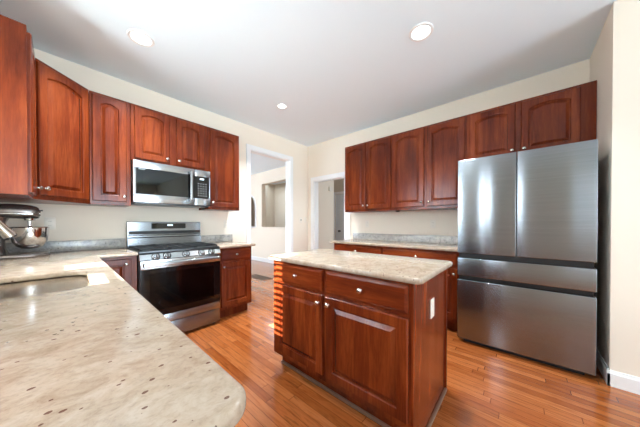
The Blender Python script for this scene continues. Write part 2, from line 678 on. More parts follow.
# dining room beyond the tall doorway
XD = 0.73
d_ = MB()
NY0, NY1, NZ0, NZ1 = 1.45, 2.745, 1.08, 2.415        # rectangular pass-through
AY0, AY1, AZ = 3.10, 3.95, 1.75                       # arched opening
d_.box(XD, XD + 0.14, 0.12, NY0, 0, H)
d_.box(XD, XD + 0.14, NY0, NY1, 0, NZ0); d_.box(XD, XD + 0.14, NY0, NY1, NZ1, H)
d_.box(XD, XD + 0.14, NY1, AY0, 0, H)
d_.box(XD, XD + 0.14, AY0, AY1, 0, 1.07)
d_.box(XD, XD + 0.14, AY1, 6.1, 0, H)
ar = [(AY0, H), (AY1, H), (AY1, AZ)]
for i in range(1, 16):
    a = PI * i / 16
    ar.append(((AY0 + AY1) / 2 + (AY1 - AY0) / 2 * math.cos(a), AZ + 0.36 * math.sin(a)))
ar.append((AY0, AZ))
Mx = Matrix(((0, 0, 1, 0), (1, 0, 0, 0), (0, 1, 0, 0), (0, 0, 0, 1)))
d_.prism(list(reversed(ar)), XD, XD + 0.14, Mx)
struct('wall_dining_east', d_, 'wall_paint')
# white sill, arch casing and ceiling cove of the dining room
mb = MB()
mb.box(XD - 0.02, XD + 0.16, AY0 - 0.04, AY1 + 0.04, 1.055, 1.085, 0.004)
for i in range(24):
    a0, a1 = PI * i / 24, PI * (i + 1) / 24
    cyy = (AY0 + AY1) / 2; ry = (AY1 - AY0) / 2
    q = [(cyy + ry * math.cos(a0), AZ + 0.36 * math.sin(a0)), (cyy + (ry + 0.06) * math.cos(a0), AZ + 0.42 * math.sin(a0)),
         (cyy + (ry + 0.06) * math.cos(a1), AZ + 0.42 * math.sin(a1)), (cyy + ry * math.cos(a1), AZ + 0.36 * math.sin(a1))]
    mb.prism(q, XD - 0.015, XD, Mx)
mb.box(XD - 0.015, XD, AY0 - 0.06, AY0, 1.085, AZ); mb.box(XD - 0.015, XD, AY1, AY1 + 0.06, 1.085, AZ)
struct('trim_3', mb, 'white_trim')
baseboard('baseboard_dining', [(XD, 0.14), (XD, 6.1)][::-1][::-1], 0.12) if False else None
mb = MB(); mb.box(XD - 0.015, XD, 0.12, 6.1, 0, 0.12, 0.003)
struct('baseboard_dining', mb, 'white_trim')
mb = MB(); mb.box(-3.96, 4.2, 6.1, 6.2, 0, H)
struct('wall_far_north', mb, 'wall_paint')
mb = MB(); mb.box(-3.96, -3.84, 0.12, 2.0, 0, H); mb.box(-3.96, -3.84, 4.4, 6.1, 0, H); mb.box(-3.96, -3.84, 2.0, 4.4, 0, 0.6); mb.box(-3.96, -3.84, 2.0, 4.4, 2.0, H)
struct('wall_dining_west', mb, 'wall_paint')
# room seen through the pass-through: wall with a corner pier
mb = MB(); mb.box(2.4, 2.52, 1.06, 6.1, 0, H); mb.box(1.9, 2.4, 4.30, 4.55, 0, H)
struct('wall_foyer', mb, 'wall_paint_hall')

# hall behind the second doorway
XH = 2.03
h_ = MB()
h_.box(XH, XH + 0.12, 0.86, 1.06, 0, H); h_.box(XH, XH + 0.12, 0.05, 0.86, 2.05, H); h_.box(XH, XH + 0.12, -3.0, 0.05, 0, H)
h_.box(0.87, XH + 0.12, 1.06, 1.18, 0, H)
h_.box(0.12, XH, -3.1, -3.0, 0, H)
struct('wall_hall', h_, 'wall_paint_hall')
mb = MB()
mb.box(XH - 0.015, XH, 0.86, 0.93, 0, 2.12, 0.003); mb.box(XH - 0.015, XH, -0.02, 0.05, 0, 2.12, 0.003); mb.box(XH - 0.015, XH, 0.05, 0.86, 2.05, 2.12, 0.003)
struct('trim_4', mb, 'white_trim')
# six-panel hall door
mb = MB(); mb.box(XH + 0.02, XH + 0.06, 0.055, 0.855, 0.005, 2.045, 0.002)
dr = struct('door_1', mb, 'door_white')
pm = MB()
for py0, py1 in ((0.15, 0.42), (0.49, 0.76)):
    for pz0, pz1 in ((0.2, 0.85), (1.0, 1.6), (1.7, 1.93)):
        M = Matrix.Translation((XH + 0.02, py1, pz0)) @ Matrix.Rotation(-PI / 2, 4, 'Z')
        w_p, h_p = py1 - py0, pz1 - pz0
        rs = [panel_ring(w_p, h_p, i, i, i, 0, y, 4) for i, y in ((0, 0.0), (0.012, -0.010), (0.03, -0.002), (0.05, -0.008))]
        pm.rings([[M @ v for v in r] for r in rs])
o = pm.build('raised_panels', 'door_white', dr, smooth=20)
km = MB()
km.lathe([(0.03, 0), (0.03, 0.006), (0.012, 0.01), (0.012, 0.03), (0.028, 0.04), (0.03, 0.055), (0.018, 0.066)],
         Matrix.Translation((XH + 0.02, 0.70, 0.96)) @ Matrix.Rotation(-PI / 2, 4, 'Y'), 16)
km.build('door_handle', 'steel_dark', dr)

# outside ground
mb = MB(); mb.box(-30, -3.97, -20, 15, -0.6, -0.5); mb.box(-3.97, 12, -20, -9.13, -0.6, -0.5)
struct('ground_outside', mb, 'grass')

# ------------------------------------------------------------------ recessed ceiling lights
def can_light(x, y, r, label):
    t = thing('recessed_light', label, 'ceiling light', (x, y, H), 0, 'recessed ceiling lights')
    mb = MB()
    mb.lathe([(r * 0.74, -0.002), (r * 0.78, -0.008), (r * 0.95, -0.009), (r, -0.004), (r, -0.0005)], n=36, cap0=False, cap1=False)
    mb.build('trim_ring', 'white_trim', t)
    mb = MB()
    mb.lathe([(r * 0.76, -0.0005), (r * 0.76, -0.004), (0.02, -0.0055)], n=36)
    mb.build('lens', 'lamp_glow', t)
    light('can_lamp', 'AREA', (x, y, H - 0.015), (0, 0, -1), 16, (1.0, 0.97, 0.93), shape='DISK', size=0.10, spread=math.radians(115))
    return t


can_light(-2.928, -0.874, 0.095, 'round recessed ceiling light above the stove wall, at the upper left')
can_light(-1.401, -2.704, 0.095, 'round recessed ceiling light above the kitchen island, nearest the fridge')
can_light(-1.404, -0.89, 0.07, 'smallest-looking recessed ceiling light, farthest back near the tall doorway')

# ------------------------------------------------------------------ upper cabinets, range wall
ZT, ZB = 2.428, 1.367
UD = 0.31
t = thing('wall_cabinet', 'narrow cherry wall cabinet with one arched door, left of the microwave', 'cabinet', (-3.213, -0.001, 0), 0, 'cherry wall cabinets')
cab_body(t, 0.297, UD, ZB, ZT)
make_door(t, 0.016, 0.264, 1.403, 2.405, -UD, 0.030, (0.242, 1.455))
t = thing('wall_cabinet', 'short two-door cherry wall cabinet directly above the microwave', 'cabinet', (-2.914, -0.001, 0), 0, 'cherry wall cabinets')
cab_body(t, 0.769, UD, 1.842, ZT)
make_door(t, 0.028, 0.342, 1.87, 2.405, -UD, 0.030, (0.317, 1.912))
make_door(t, 0.412, 0.724, 1.87, 2.405, -UD, 0.030, (0.437, 1.912))
t = thing('wall_cabinet', 'single-door cherry wall cabinet right of the microwave, beside the tall doorway', 'cabinet', (-2.143, -0.001, 0), 0, 'cherry wall cabinets')
cab_body(t, 0.43, UD, ZB, ZT)
make_door(t, 0.021, 0.405, 1.403, 2.405, -UD, 0.030, (0.045, 1.455))

# diagonal corner cabinet
P1 = Vector((-3.216, -0.312)); P2 = Vector((-3.524, -0.612))
t = thing('corner_cabinet', 'diagonal cherry corner wall cabinet above the stand mixer', 'cabinet', (P2.x, P2.y, 0), math.atan2(P1.y - P2.y, P1.x - P2.x))
ang = -math.atan2(P1.y - P2.y, P1.x - P2.x)
poly = []
for x, y in ((P2.x, P2.y), (P1.x, P1.y), (P1.x, -0.002), (-3.838, -0.002), (-3.838, P2.y)):
    dx, dy = x - P2.x, y - P2.y
    poly.append((dx * math.cos(ang) - dy * math.sin(ang), dx * math.sin(ang) + dy * math.cos(ang)))
mb = MB(); mb.prism(poly, ZB, ZT)
mb.build('cabinet_body', 'cherry', t, smooth=25)
Ld = (P1 - P2).length
make_door(t, 0.022, Ld - 0.018, 1.403, 2.405, 0, 0.036, (0.06, 1.455))

# cabinet on the west wall
t = thing('wall_cabinet', 'cherry wall cabinet at the far left edge, its plain side panel facing the sink window', 'cabinet', (-3.838, -0.985, 0), ROT_W, 'cherry wall cabinets')
cab_body(t, 0.371, UD, ZB, ZT + 0.012)
make_door(t, 0.008, 0.362, 1.385, 2.40, -UD, 0.030, (0.33, 1.45))

# ------------------------------------------------------------------ upper cabinets, fridge wall
def east_upper(y0, y1, zb, doors, label):
    t = thing('wall_cabinet', label, 'cabinet', (-0.001, y0, 0), ROT_E, 'cherry wall cabinets')
    cab_body(t, y0 - y1, UD + 0.005, zb, ZT)
    for (a, b, side) in doors:
        kx = (y0 - a - 0.022) if side == 'n' else (y0 - b - 0.022)
        kx = (y0 - b) - 0.026 if side == 's' else (y0 - a) + 0.026
        make_door(t, y0 - a, y0 - b, zb + 0.036 if zb < 1.5 else zb + 0.05, 2.405, -UD - 0.005, 0.030, (kx, zb + (0.088 if zb < 1.5 else 0.10)))
    return t


east_upper(-1.163, -1.962, ZB, [(-1.172, -1.546, 's'), (-1.570, -1.955, 'n')], 'two-door cherry wall cabinet beside the hall doorway, left end of the fridge wall')
east_upper(-1.963, -2.868, ZB, [(-1.972, -2.403, 's'), (-2.437, -2.851, 'n')], 'two-door cherry wall cabinet next to the fridge, above the outlet')
east_upper(-2.869, -3.829, 1.830, [(-2.889, -3.291, 's'), (-3.333, -3.734, 'n')], 'short two-door cherry wall cabinet above the fridge')

# small under-cabinet fixture
mb = MB(); mb.lathe([(0.02, -0.018), (0.028, -0.014), (0.03, 0.0)], n=20)
o = mb.build('puck_light', 'black_matte', loc=(-0.2, -2.004, ZB - 0.0005))
tag(o, 'tiny dark round fixture under the wall cabinets left of the fridge', 'puck light')

# ------------------------------------------------------------------ base cabinets
CT0, CT1 = 0.884, 0.914
BD = 0.59
ZC = CT0 - 0.0015
t = thing('base_cabinet', 'cherry base cabinet with one drawer and one door, right of the stove', 'cabinet', (-2.147, -0.001, 0), 0, 'cherry base cabinets')
cab_body(t, 0.453, BD, 0.115, ZC, True, True)
make_drawer(t, 0.03, 0.425, 0.722, 0.86, -BD)
make_door(t, 0.03, 0.425, 0.155, 0.698, -BD, 0, (0.06, 0.645))
t = thing('base_cabinet', 'narrow cherry base cabinet between the sink counter and the stove', 'cabinet', (-3.186, -0.001, 0), 0, 'cherry base cabinets')
cab_body(t, 0.267, BD, 0.115, ZC, True)
make_door(t, 0.012, 0.224, 0.155, 0.858, -BD, 0, (0.186, 0.81), stile=0.05)

# under the sink counter, fronts facing the island
def west_base(y0, y1, doors, label):
    t = thing('base_cabinet', label, 'cabinet', (-3.838, y0, 0), ROT_W, 'cherry base cabinets')
    cab_body(t, y1 - y0, 0.598, 0.115, ZC, True)
    W = y1 - y0
    n = doors
    for i in range(n):
        a = 0.015 + i * (W - 0.03) / n + 0.004; b = 0.015 + (i + 1) * (W - 0.03) / n - 0.004
        make_drawer(t, a, b, 0.722, 0.86, -0.598)
        make_door(t, a, b, 0.155, 0.698, -0.598, 0, ((b - 0.03) if i == 0 and n > 1 else a + 0.03, 0.65))
    return t


west_base(-2.98, -2.15, 2, 'two-door cherry base cabinet under the near end of the sink counter')
# sink base: open-top carcass so the bowl hangs free inside it
t = thing('sink_cabinet', 'cherry cabinet holding the sink, in the middle of the left counter', 'cabinet', (-3.838, -2.148, 0), ROT_W)
mb = MB()
W = 0.95
mb.box(0, 0.018, -0.598, 0, 0.115, ZC); mb.box(W - 0.018, W, -0.598, 0, 0.115, ZC)
mb.box(0.018, W - 0.018, -0.598, 0, 0.115, 0.135); mb.box(0.018, W - 0.018, -0.598, -0.578, 0.135, ZC); mb.box(0.018, W - 0.018, -0.018, 0, 0.135, ZC)
mb.build('cabinet_body', 'cherry', t)
mb = MB(); mb.box(0.003, W - 0.003, -0.53, -0.01, 0, 0.115); mb.build('toe_kick', 'cherry', t)
make_drawer(t, 0.02, W - 0.02, 0.722, 0.86, -0.598, False)
make_door(t, 0.02, W / 2 - 0.004, 0.155, 0.698, -0.598, 0, (W / 2 - 0.035, 0.65))
make_door(t, W / 2 + 0.004, W - 0.02, 0.155, 0.698, -0.598, 0, (W / 2 + 0.035, 0.65))
west_base(-1.196, -0.64, 1, 'single-door cherry base cabinet in the corner left of the stove')

# fridge wall base cabinets
def east_base(y0, y1, drawers, doors, label):
    t = thing('base_cabinet', label, 'cabinet', (-0.001, y0, 0), ROT_E, 'cherry base cabinets')
    cab_body(t, y0 - y1, 0.605, 0.115, ZC, True)
    for a, b in drawers:
        make_drawer(t, y0 - a, y0 - b, 0.722, 0.86, -0.605)
    for a, b, s in doors:
        make_door(t, y0 - a, y0 - b, 0.155, 0.698, -0.605, 0, ((y0 - b) - 0.03 if s == 's' else (y0 - a) + 0.03, 0.64))
    return t


east_base(-1.160, -1.966, [(-1.175, -1.956)], [(-1.175, -1.56, 's'), (-1.57, -1.956, 'n')], 'cherry base cabinet with one wide drawer, beside the hall doorway')
east_base(-1.967, -2.845, [(-1.98, -2.832)], [(-1.98, -2.40, 's'), (-2.41, -2.832, 's')], 'cherry base cabinet with one wide drawer, immediately left of the fridge')

# ------------------------------------------------------------------ counters
SX0, SX1, SY0, SY1 = -3.74, -3.30, -1.945, -1.405
PN = -3.032
outl = [(-3.838, -0.002), (-3.838, PN)]
pe = -3.188
for i in range(9):
    a = -PI / 2 + PI / 2 * i / 8
    outl.append((pe - 0.05 + 0.05 * math.cos(a), PN + 0.05 + 0.05 * math.sin(a)))
outl += [(pe, -0.655 - 0.0), (-2.922, -0.655), (-2.922, -0.002)]
hole = list(reversed(rrect(SX0, SX1, SY0, SY1, [0.07, 0.09, 0.09, 0.07], 8)))
tag(slab('countertop', [outl, hole], CT0, CT1, 0.011, 'granite'), 'big beige granite countertop in the foreground with the sink cut into it', 'countertop')
tag(slab('countertop', [[(-2.148, -0.002), (-2.148, -0.65), (-1.665, -0.65), (-1.665, -0.002)]], CT0, CT1, 0.009, 'granite'),
    'small granite countertop piece between the stove and the tall doorway', 'countertop')
tag(slab('countertop', [[(-0.002, -1.118), (-0.65, -1.118), (-0.65, -2.848), (-0.002, -2.848)]], CT0, CT1, 0.009, 'granite'),
    'long pale granite countertop along the wall left of the fridge', 'countertop')
TX0, TX1, TY0, TY1 = -2.262, -1.565, -2.985, -1.745
isl_top = slab('countertop', [rrect(TX0, TX1, TY0, TY1, 0.045, 6)], CT0, CT1 + 0.004, 0.014, 'granite')
tag(isl_top, 'pale granite countertop with rounded corners on the kitchen island', 'countertop')


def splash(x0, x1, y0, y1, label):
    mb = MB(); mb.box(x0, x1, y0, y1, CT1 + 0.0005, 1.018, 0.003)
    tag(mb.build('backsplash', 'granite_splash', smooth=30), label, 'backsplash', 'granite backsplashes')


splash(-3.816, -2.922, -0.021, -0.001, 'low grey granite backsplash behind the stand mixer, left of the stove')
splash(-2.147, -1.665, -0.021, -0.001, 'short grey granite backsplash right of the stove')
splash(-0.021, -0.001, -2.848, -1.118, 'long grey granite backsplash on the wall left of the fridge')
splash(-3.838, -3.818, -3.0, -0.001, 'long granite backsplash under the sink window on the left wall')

# ------------------------------------------------------------------ island
IX0, IX1, IY0, IY1 = -2.225, -1.60, -1.79, -2.935
t = thing('kitchen_island', 'cherry kitchen island with two drawers and two doors in the middle of the floor', 'kitchen island', (IX1, IY0, 0), ROT_E)
W = IY0 - IY1; D = IX1 - IX0
mb = MB(); mb.box(0, W - 0.012, -D, 0, 0.115, ZC, 0.002, 1); mb.build('cabinet_body', 'cherry', t, smooth=25)
mb = MB(); mb.box(0.02, W - 0.012, -D + 0.075, 0, 0.0, 0.115); mb.build('toe_kick', 'cherry', t)
mb = MB(); mb.box(W - 0.0118, W, -D - 0.0, 0.0, 0.115, ZC, 0.001, 1); mb.box(W - 0.0118, W, -D + 0.075, 0.0, 0.0, 0.115, 0.001, 1)
mb.build('end_panel', 'cherry', t, smooth=25)
mb = MB(); mb.box(W + 0.0002, W + 0.018, -D + 0.056, 0.0, 0, 0.02, 0.006, 2); mb.build('shoe_molding', 'shoe_wood', t)
mb = MB(); mb.box(0.02, W, -D + 0.058, -D + 0.0745, 0, 0.02, 0.006, 2); mb.build('shoe_molding', 'shoe_wood', t)
mb = MB(); mb.box(W - 0.02, W + 0.012, 0.0003, 0.018, 0, ZC, 0.004, 2); mb.build('corner_post', 'cherry', t)
make_drawer(t, 0.045, 0.548, 0.722, 0.868, -D)
make_drawer(t, 0.578, 1.122, 0.722, 0.868, -D)
make_door(t, 0.045, 0.548, 0.16, 0.700, -D, 0, (0.520, 0.648))
make_door(t, 0.578, 1.122, 0.16, 0.700, -D, 0, (0.606, 0.652))


# ------------------------------------------------------------------ outlets and switches
def plate(kind, loc, rz, label, gang=1, parent=None):
    """wall plate facing local -y"""
    mb = MB()
    W = 0.07 * gang + (0.002 if gang > 1 else 0)
    mb.box(-W / 2, W / 2, -0.006, 0, -0.057, 0.057, 0.003, 2)
    names = {'outlet': 'wall_outlet', 'switch': 'light_switch'}
    if parent is None:
        t = thing(names[kind], label, kind, loc, rz)
        mb.build('cover_plate', 'plastic_white', t)
    else:
        t = mb.build('outlet', 'plastic_white', parent)
        t.location = loc
        t.rotation_euler = (0, 0, rz)
        t['label'] = label
    for gi in range(gang):
        cx = (gi - (gang - 1) / 2) * 0.07
        if kind == 'outlet':
            for dz in (-0.02, 0.02):
                r = MB(); r.prism(rrect(cx - 0.016, cx + 0.016, dz - 0.013, dz + 0.013, 0.006, 4), 0, 0.002, Matrix.Translation((0, -0.0062, 0)) @ Matrix.Rotation(PI / 2, 4, 'X'))
                ro = r.build('socket', 'plastic_white', t)
                if parent is None:
                    s = MB()
                    for sx_ in (-0.006, 0.006):
                        s.box(cx + sx_ - 0.0011, cx + sx_ + 0.0011, -0.0087, -0.0083, dz - 0.004, dz + 0.005)
                    s.build('slots', 'slot_dark', ro, smooth=0)
        else:
            r = MB(); r.box(cx - 0.008, cx + 0.008, -0.016, -0.0062, -0.012, 0.012, 0.002)
            r.build('toggle', 'slot_dark' if 'dark' in label else 'plastic_white', t)
    return t


plate('outlet', (-3.462, -0.0005, 1.185), 0, 'white outlet on the wall behind the stand mixer')
plate('outlet', (-1.757, -0.0005, 1.18), 0, 'white outlet on the wall between the stove and the tall doorway')
plate('switch', (-0.212, -0.0005, 1.255), 0, 'light switch with a dark toggle, between the two doorways')
plate('switch', (-0.085, -0.0005, 1.257), 0, 'plain white light switch closest to the room corner')
plate('outlet', (-0.0005, -2.423, 1.175), ROT_E, 'white outlet on the wall just left of the fridge')
plate('outlet', (-0.0005, -1.40, 1.175), ROT_E, 'white outlet on the fridge wall near the hall doorway')
isl = bpy.data.objects['kitchen_island']
plate('outlet', (W + 0.0003, -D + 0.31, 0.672), PI / 2, 'white outlet in the end panel', 1, isl)

# door chime in the hall
t = thing('door_chime', 'small white box high on the beige hall wall', 'door chime', (0.708, -0.0005, 1.98), 0)
mb = MB(); mb.box(-0.05, 0.05, -0.05, 0, -0.055, 0.055, 0.006); mb.build('housing', 'plastic_white', t)

# floor register in the dining room
t = thing('floor_register', 'dark floor vent grille in the room beyond the tall doorway', 'floor vent', (-0.52, 1.0, 0.0003), 0)
mb = MB(); mb.box(-0.13, 0.13, -0.32, 0.32, 0, 0.003); mb.build('register_plate', 'vent_bronze', t)
mb = MB()
for i in range(22):
    y = -0.29 + i * 0.027
    for x0 in (-0.105, 0.008):
        mb.box(x0, x0 + 0.097, y, y + 0.013, 0.0031, 0.0042)
mb.build('slots', 'slot_dark', t, smooth=0)

# ------------------------------------------------------------------ refrigerator
FY0, FY1, FX = -2.862, -3.765, -0.774
t = thing('refrigerator', 'tall stainless steel french-door refrigerator with two lower drawers', 'refrigerator', (-0.04, FY0, 0), ROT_E)
W = FY0 - FY1; D = -0.04 - FX
mb = MB()
mb.box(0.004, W - 0.004, -D + 0.075, 0, 0.03, 1.775, 0.004)
mb.build('fridge_body', 'steel_dark', t)
mb = MB(); mb.box(0.03, W - 0.03, -D + 0.10, -D + 0.0745, 0.03, 1.775); mb.box(0.01, W - 0.01, -D + 0.03, -D + 0.075, 0.03, 1.76)
mb.build('gasket', 'black_matte', t)


def steel_panel(name, x0, x1, z0, z1, parent=t):
    mb = MB(); mb.box(x0, x1, -D, -D + 0.068, z0, z1, 0.005, 3)
    return mb.build(name, 'fridge_steel', parent, smooth=50)


SPL = 0.447
steel_panel('door', 0.0, SPL - 0.003, 0.890, 1.807)
steel_panel('door', SPL + 0.003, W, 0.890, 1.807)
steel_panel('drawer', 0.0, W, 0.668, 0.842)
steel_panel('drawer', 0.0, W, 0.046, 0.628)
for zz in (0.842, 0.628):
    mb = MB(); mb.box(0.004, W - 0.004, -D + 0.012, -D + 0.066, zz + 0.0005, zz + 0.006); mb.build('handle_recess', 'black_gloss', t)
mb = MB()
for x in (0.02, W - 0.09):
    mb = MB(); mb.box(x, x + 0.07, -D + 0.08, -D + 0.14, 1.7755, 1.80, 0.004)
    mb.build('hinge_cover', 'steel_dark', t)
for x in (0.04, W - 0.08):
    for y in (-D + 0.1, -0.08):
        mb = MB(); mb.box(x, x + 0.04, y, y + 0.04, 0, 0.0295, 0.003); mb.build('foot', 'black_matte', t)
mb = MB(); mb.box(0.05, W - 0.05, -D + 0.045, -D + 0.06, 0.006, 0.03); mb.build('kick_plate', 'black_matte', t)

# ------------------------------------------------------------------ microwave
MX0, MX1, MZ0, MZ1, MYF = -2.913, -2.151, 1.405, 1.838, -0.40
t = thing('microwave', 'stainless steel over-the-range microwave with a dark window', 'microwave', (MX0, -0.001, 0), 0)
W = MX1 - MX0; D = 0.399
mb = MB(); mb.box(0, W, -D + 0.045, 0, MZ0, MZ1 - 0.003, 0.003); mb.build('microwave_body', 'black_matte', t)
mb = MB()   # under-side filter strip
mb.box(0.02, W - 0.02, -D + 0.02, -0.03, MZ0 - 0.014, MZ0 - 0.0005, 0.003); mb.build('vent_filter', 'steel_dark', t)
dw = 0.578
mb = MB()
# door frame around the window (front at -D)
mb.box(0.001, dw, -D, -D + 0.044, 1.760, MZ1 - 0.004, 0.004); mb.box(0.001, dw, -D, -D + 0.044, MZ0, 1.492, 0.004)
mb.box(0.001, 0.026, -D, -D + 0.044, 1.488, 1.764, 0.003)
dr = mb.build('door', 'steel_light', t)
mb = MB(); mb.box(0.0262, dw, -D + 0.003, -D + 0.043, 1.4925, 1.7595); mb.build('door_window', 'black_gloss', dr)
mb = MB(); mb.box(0.075, dw - 0.075, -D + 0.0015, -D + 0.0028, 1.52, 1.735); mb.build('window_screen', 'glass_dark', dr)
mb = MB(); mb.box(dw + 0.003, W - 0.001, -D, -D + 0.044, 1.755, MZ1 - 0.004, 0.004); mb.box(dw + 0.003, W - 0.001, -D, -D + 0.044, MZ0, 1.492, 0.004)
mb.box(W - 0.016, W - 0.001, -D, -D + 0.044, 1.488, 1.76, 0.003)
cp = mb.build('control_frame', 'steel_light', t)
mb = MB(); mb.box(dw + 0.003, W - 0.0162, -D + 0.002, -D + 0.043, 1.4925, 1.7545); mb.build('control_panel', 'black_gloss', cp)
for i in range(4):
    for j in range(6):
        mb = MB(); mb.box(dw + 0.035 + i * 0.029, dw + 0.050 + i * 0.029, -D + 0.0012, -D + 0.0019, 1.52 + j * 0.029, 1.527 + j * 0.029)
        mb.build('button', 'mark_gray', cp, smooth=0)
mb = MB(); mb.box(dw + 0.06, dw + 0.105, -D + 0.0012, -D + 0.0019, 1.718, 1.733); mb.build('clock_display', 'display_glow', cp, smooth=0)
mb = MB(); mb.box(0.045, 0.10, -D + 0.0005, -D + 0.0014, 1.742, 1.752); mb.build('badge', 'steel_light', dr, smooth=0)
mb = MB()
hx = 0.533
mb.box(hx - 0.014, hx + 0.014, -D - 0.042, -D - 0.026, 1.455, 1.800, 0.006, 3)
mb.box(hx - 0.009, hx + 0.009, -D - 0.03, -D - 0.0005, 1.462, 1.484, 0.002); mb.box(hx - 0.009, hx + 0.009, -D - 0.03, -D - 0.0005, 1.772, 1.793, 0.002)
mb.build('handle', 'steel_light', dr)

# ------------------------------------------------------------------ range
RX0 = -2.913
t = thing('gas_range', 'stainless steel gas range with five knobs and a black glass oven door', 'stove', (RX0, -0.03, 0), 0)
W = 0.758; D = 0.60
mb = MB(); mb.box(0, W, -D, -0.05, 0.03, 0.895, 0.002)
# open cavity is the dark door box in front; side panels
mb.build('range_body', 'black_matte', t)
mb = MB(); mb.box(-0.0, W, -D - 0.018, -0.04, 0.8955, 0.918, 0.005); mb.build('cooktop', 'steel_dark', t)
# back guard
bgm = MB()
sec = [(-0.075, 0.918), (-0.075, 1.02), (-0.062, 1.03), (-0.05, 1.20), (-0.045, 1.205), (0.0, 1.205), (0.0, 0.918)]
bgm.rings([[Vector((x, y, z)) for y, z in sec] for x in (0.0, W)])
bgd = bgm.build('back_guard', 'steel', t, smooth=25)
mb = MB(); mb.box(0.22, 0.575, -0.0655, -0.055, 1.125, 1.188, 0.001, 1, Matrix.Identity(4)); mb.build('control_display', 'black_gloss', bgd)
mb = MB(); mb.box(0.375, 0.43, -0.0668, -0.0657, 1.158, 1.172); mb.build('clock_display', 'display_glow', bgd, smooth=0)
mb = MB(); mb.box(0.005, W - 0.005, -0.082, -0.064, 1.048, 1.056, 0.001); mb.build('vent_slot', 'black_matte', bgd)
mb = MB(); mb.box(0.012, W - 0.012, -0.0768, -0.058, 1.064, 1.098, 0.001); mb.build('vent_slot', 'black_matte', bgd)
# grates
for gi in range(3):
    gx0 = 0.012 + gi * 0.246; gx1 = gx0 + 0.240
    mb = MB()
    gz0, gz1 = 0.926, 0.940
    for yy_ in (-D + 0.005, -0.10):
        mb.box(gx0, gx1, yy_, yy_ + 0.012, gz0, gz1, 0.003)
    for xx in (gx0, (gx0 + gx1) / 2 - 0.006, gx1 - 0.012):
        mb.box(xx, xx + 0.012, -D + 0.005, -0.088, gz0, gz1, 0.003)
    for yy_ in (-D + 0.11, -D + 0.17, -D + 0.245, -D + 0.32, -D + 0.39, -D + 0.45):
        mb.box(gx0, gx1, yy_, yy_ + 0.009, gz0 + 0.002, gz1 + 0.002, 0.002)
    for xx in (gx0, gx1 - 0.014):
        for yy_ in (-D + 0.005, -0.10):
            mb.box(xx, xx + 0.014, yy_, yy_ + 0.014, 0.9185, gz0 + 0.002)
    mb.build('grate', 'iron', t)
for bx_, by_, br in ((0.13, -0.47, 0.045), (0.13, -0.22, 0.035), (0.379, -0.345, 0.05), (0.63, -0.47, 0.04), (0.63, -0.22, 0.035)):
    mb = MB(); mb.lathe([(br + 0.008, 0.9185), (br + 0.006, 0.922), (br * 0.8, 0.924), (br * 0.7, 0.93), (br * 0.3, 0.932)], Matrix.Translation((bx_, by_, 0)), 24)
    mb.build('burner', 'iron', t)
# sloped control panel
cpm = MB()
sec = [(-D - 0.002, 0.8948), (-D - 0.030, 0.888), (-D - 0.046, 0.838), (-D - 0.043, 0.8305), (-D - 0.0005, 0.8305)]
cpm.rings([[Vector((x, y, z)) for y, z in sec] for x in (0.0, W)])
cpn = cpm.build('control_panel', 'steel_light', t, smooth=20)
tilt = math.atan2(0.015, 0.046)
for kx in (0.126, 0.220, 0.392, 0.550, 0.657):
    M = Matrix.Translation((kx, -D - 0.038, 0.862)) @ Matrix.Rotation(PI / 2 + 0.0 - tilt, 4, 'X') @ Matrix.Diagonal((1.12, 1.12, 1.1, 1))
    mb = MB(); mb.lathe([(0.023, 0.0), (0.0235, 0.004), (0.019, 0.006), (0.0185, 0.026), (0.016, 0.030), (0.004, 0.0305)], M, 24)
    kb = mb.build('control_knob', 'steel_light', cpn)
    mb = MB(); mb.box(-0.0035, 0.0035, -0.017, 0.017, 0.0306, 0.039, 0.0015, 1, M); mb.build('grip', 'steel_dark', kb)
    mb = MB(); mb.lathe([(0.033, 0.0), (0.033, 0.0015), (0.0245, 0.0016)], M, 24, cap1=False); mb.build('bezel', 'black_matte', kb)
# oven door
mb = MB()
mb.box(0.004, 0.075, -D - 0.038, -D - 0.001, 0.2725, 0.7445); mb.box(W - 0.075, W - 0.004, -D - 0.038, -D - 0.001, 0.2725, 0.7445)
mb.box(0.0752, W - 0.0752, -D - 0.038, -D - 0.001, 0.2725, 0.33); mb.box(0.0752, W - 0.0752, -D - 0.038, -D - 0.001, 0.70, 0.7445)
od = mb.build('oven_door', 'black_gloss', t)
mb = MB(); mb.box(0.004, W - 0.004, -D - 0.040, -D - 0.0005, 0.745, 0.828, 0.004); mb.build('top_rail', 'steel_light', od)
mb = MB(); mb.box(0.004, W - 0.004, -D - 0.040, -D - 0.0005, 0.190, 0.272, 0.004); mb.build('bottom_rail', 'steel', od)
mb = MB(); mb.box(0.0755, W - 0.0755, -D - 0.038, -D - 0.034, 0.3302, 0.6998); mb.build('oven_window', 'oven_glass', od)
mb = MB()
for zz in (0.42, 0.56):
    for i in range(26):
        x = 0.09 + i * 0.0232
        mb.box(x, x + 0.003, -D - 0.026, -D - 0.006, zz, zz + 0.003)
    mb.box(0.077, W - 0.077, -D - 0.030, -D - 0.025, zz, zz + 0.005)
mb.build('oven_rack', 'chrome', od)
hm = MB()
hm.box(0.02, W - 0.02, -D - 0.088, -D - 0.066, 0.768, 0.806, 0.008, 3)
for xx in (0.03, W - 0.055):
    hm.box(xx, xx + 0.025, -D - 0.072, -D - 0.0402, 0.774, 0.800, 0.003)
hm.build('handle', 'steel_light', od)
mb = MB(); mb.box(0.004, W - 0.004, -D - 0.034, -D - 0.0005, 0.035, 0.183, 0.004); mb.build('warming_drawer', 'steel', t)
for xx in (0.03, W - 0.06):
    for yy_ in (-D + 0.03, -0.12):
        mb = MB(); mb.box(xx, xx + 0.03, yy_, yy_ + 0.03, 0, 0.0295); mb.build('foot', 'black_matte', t)

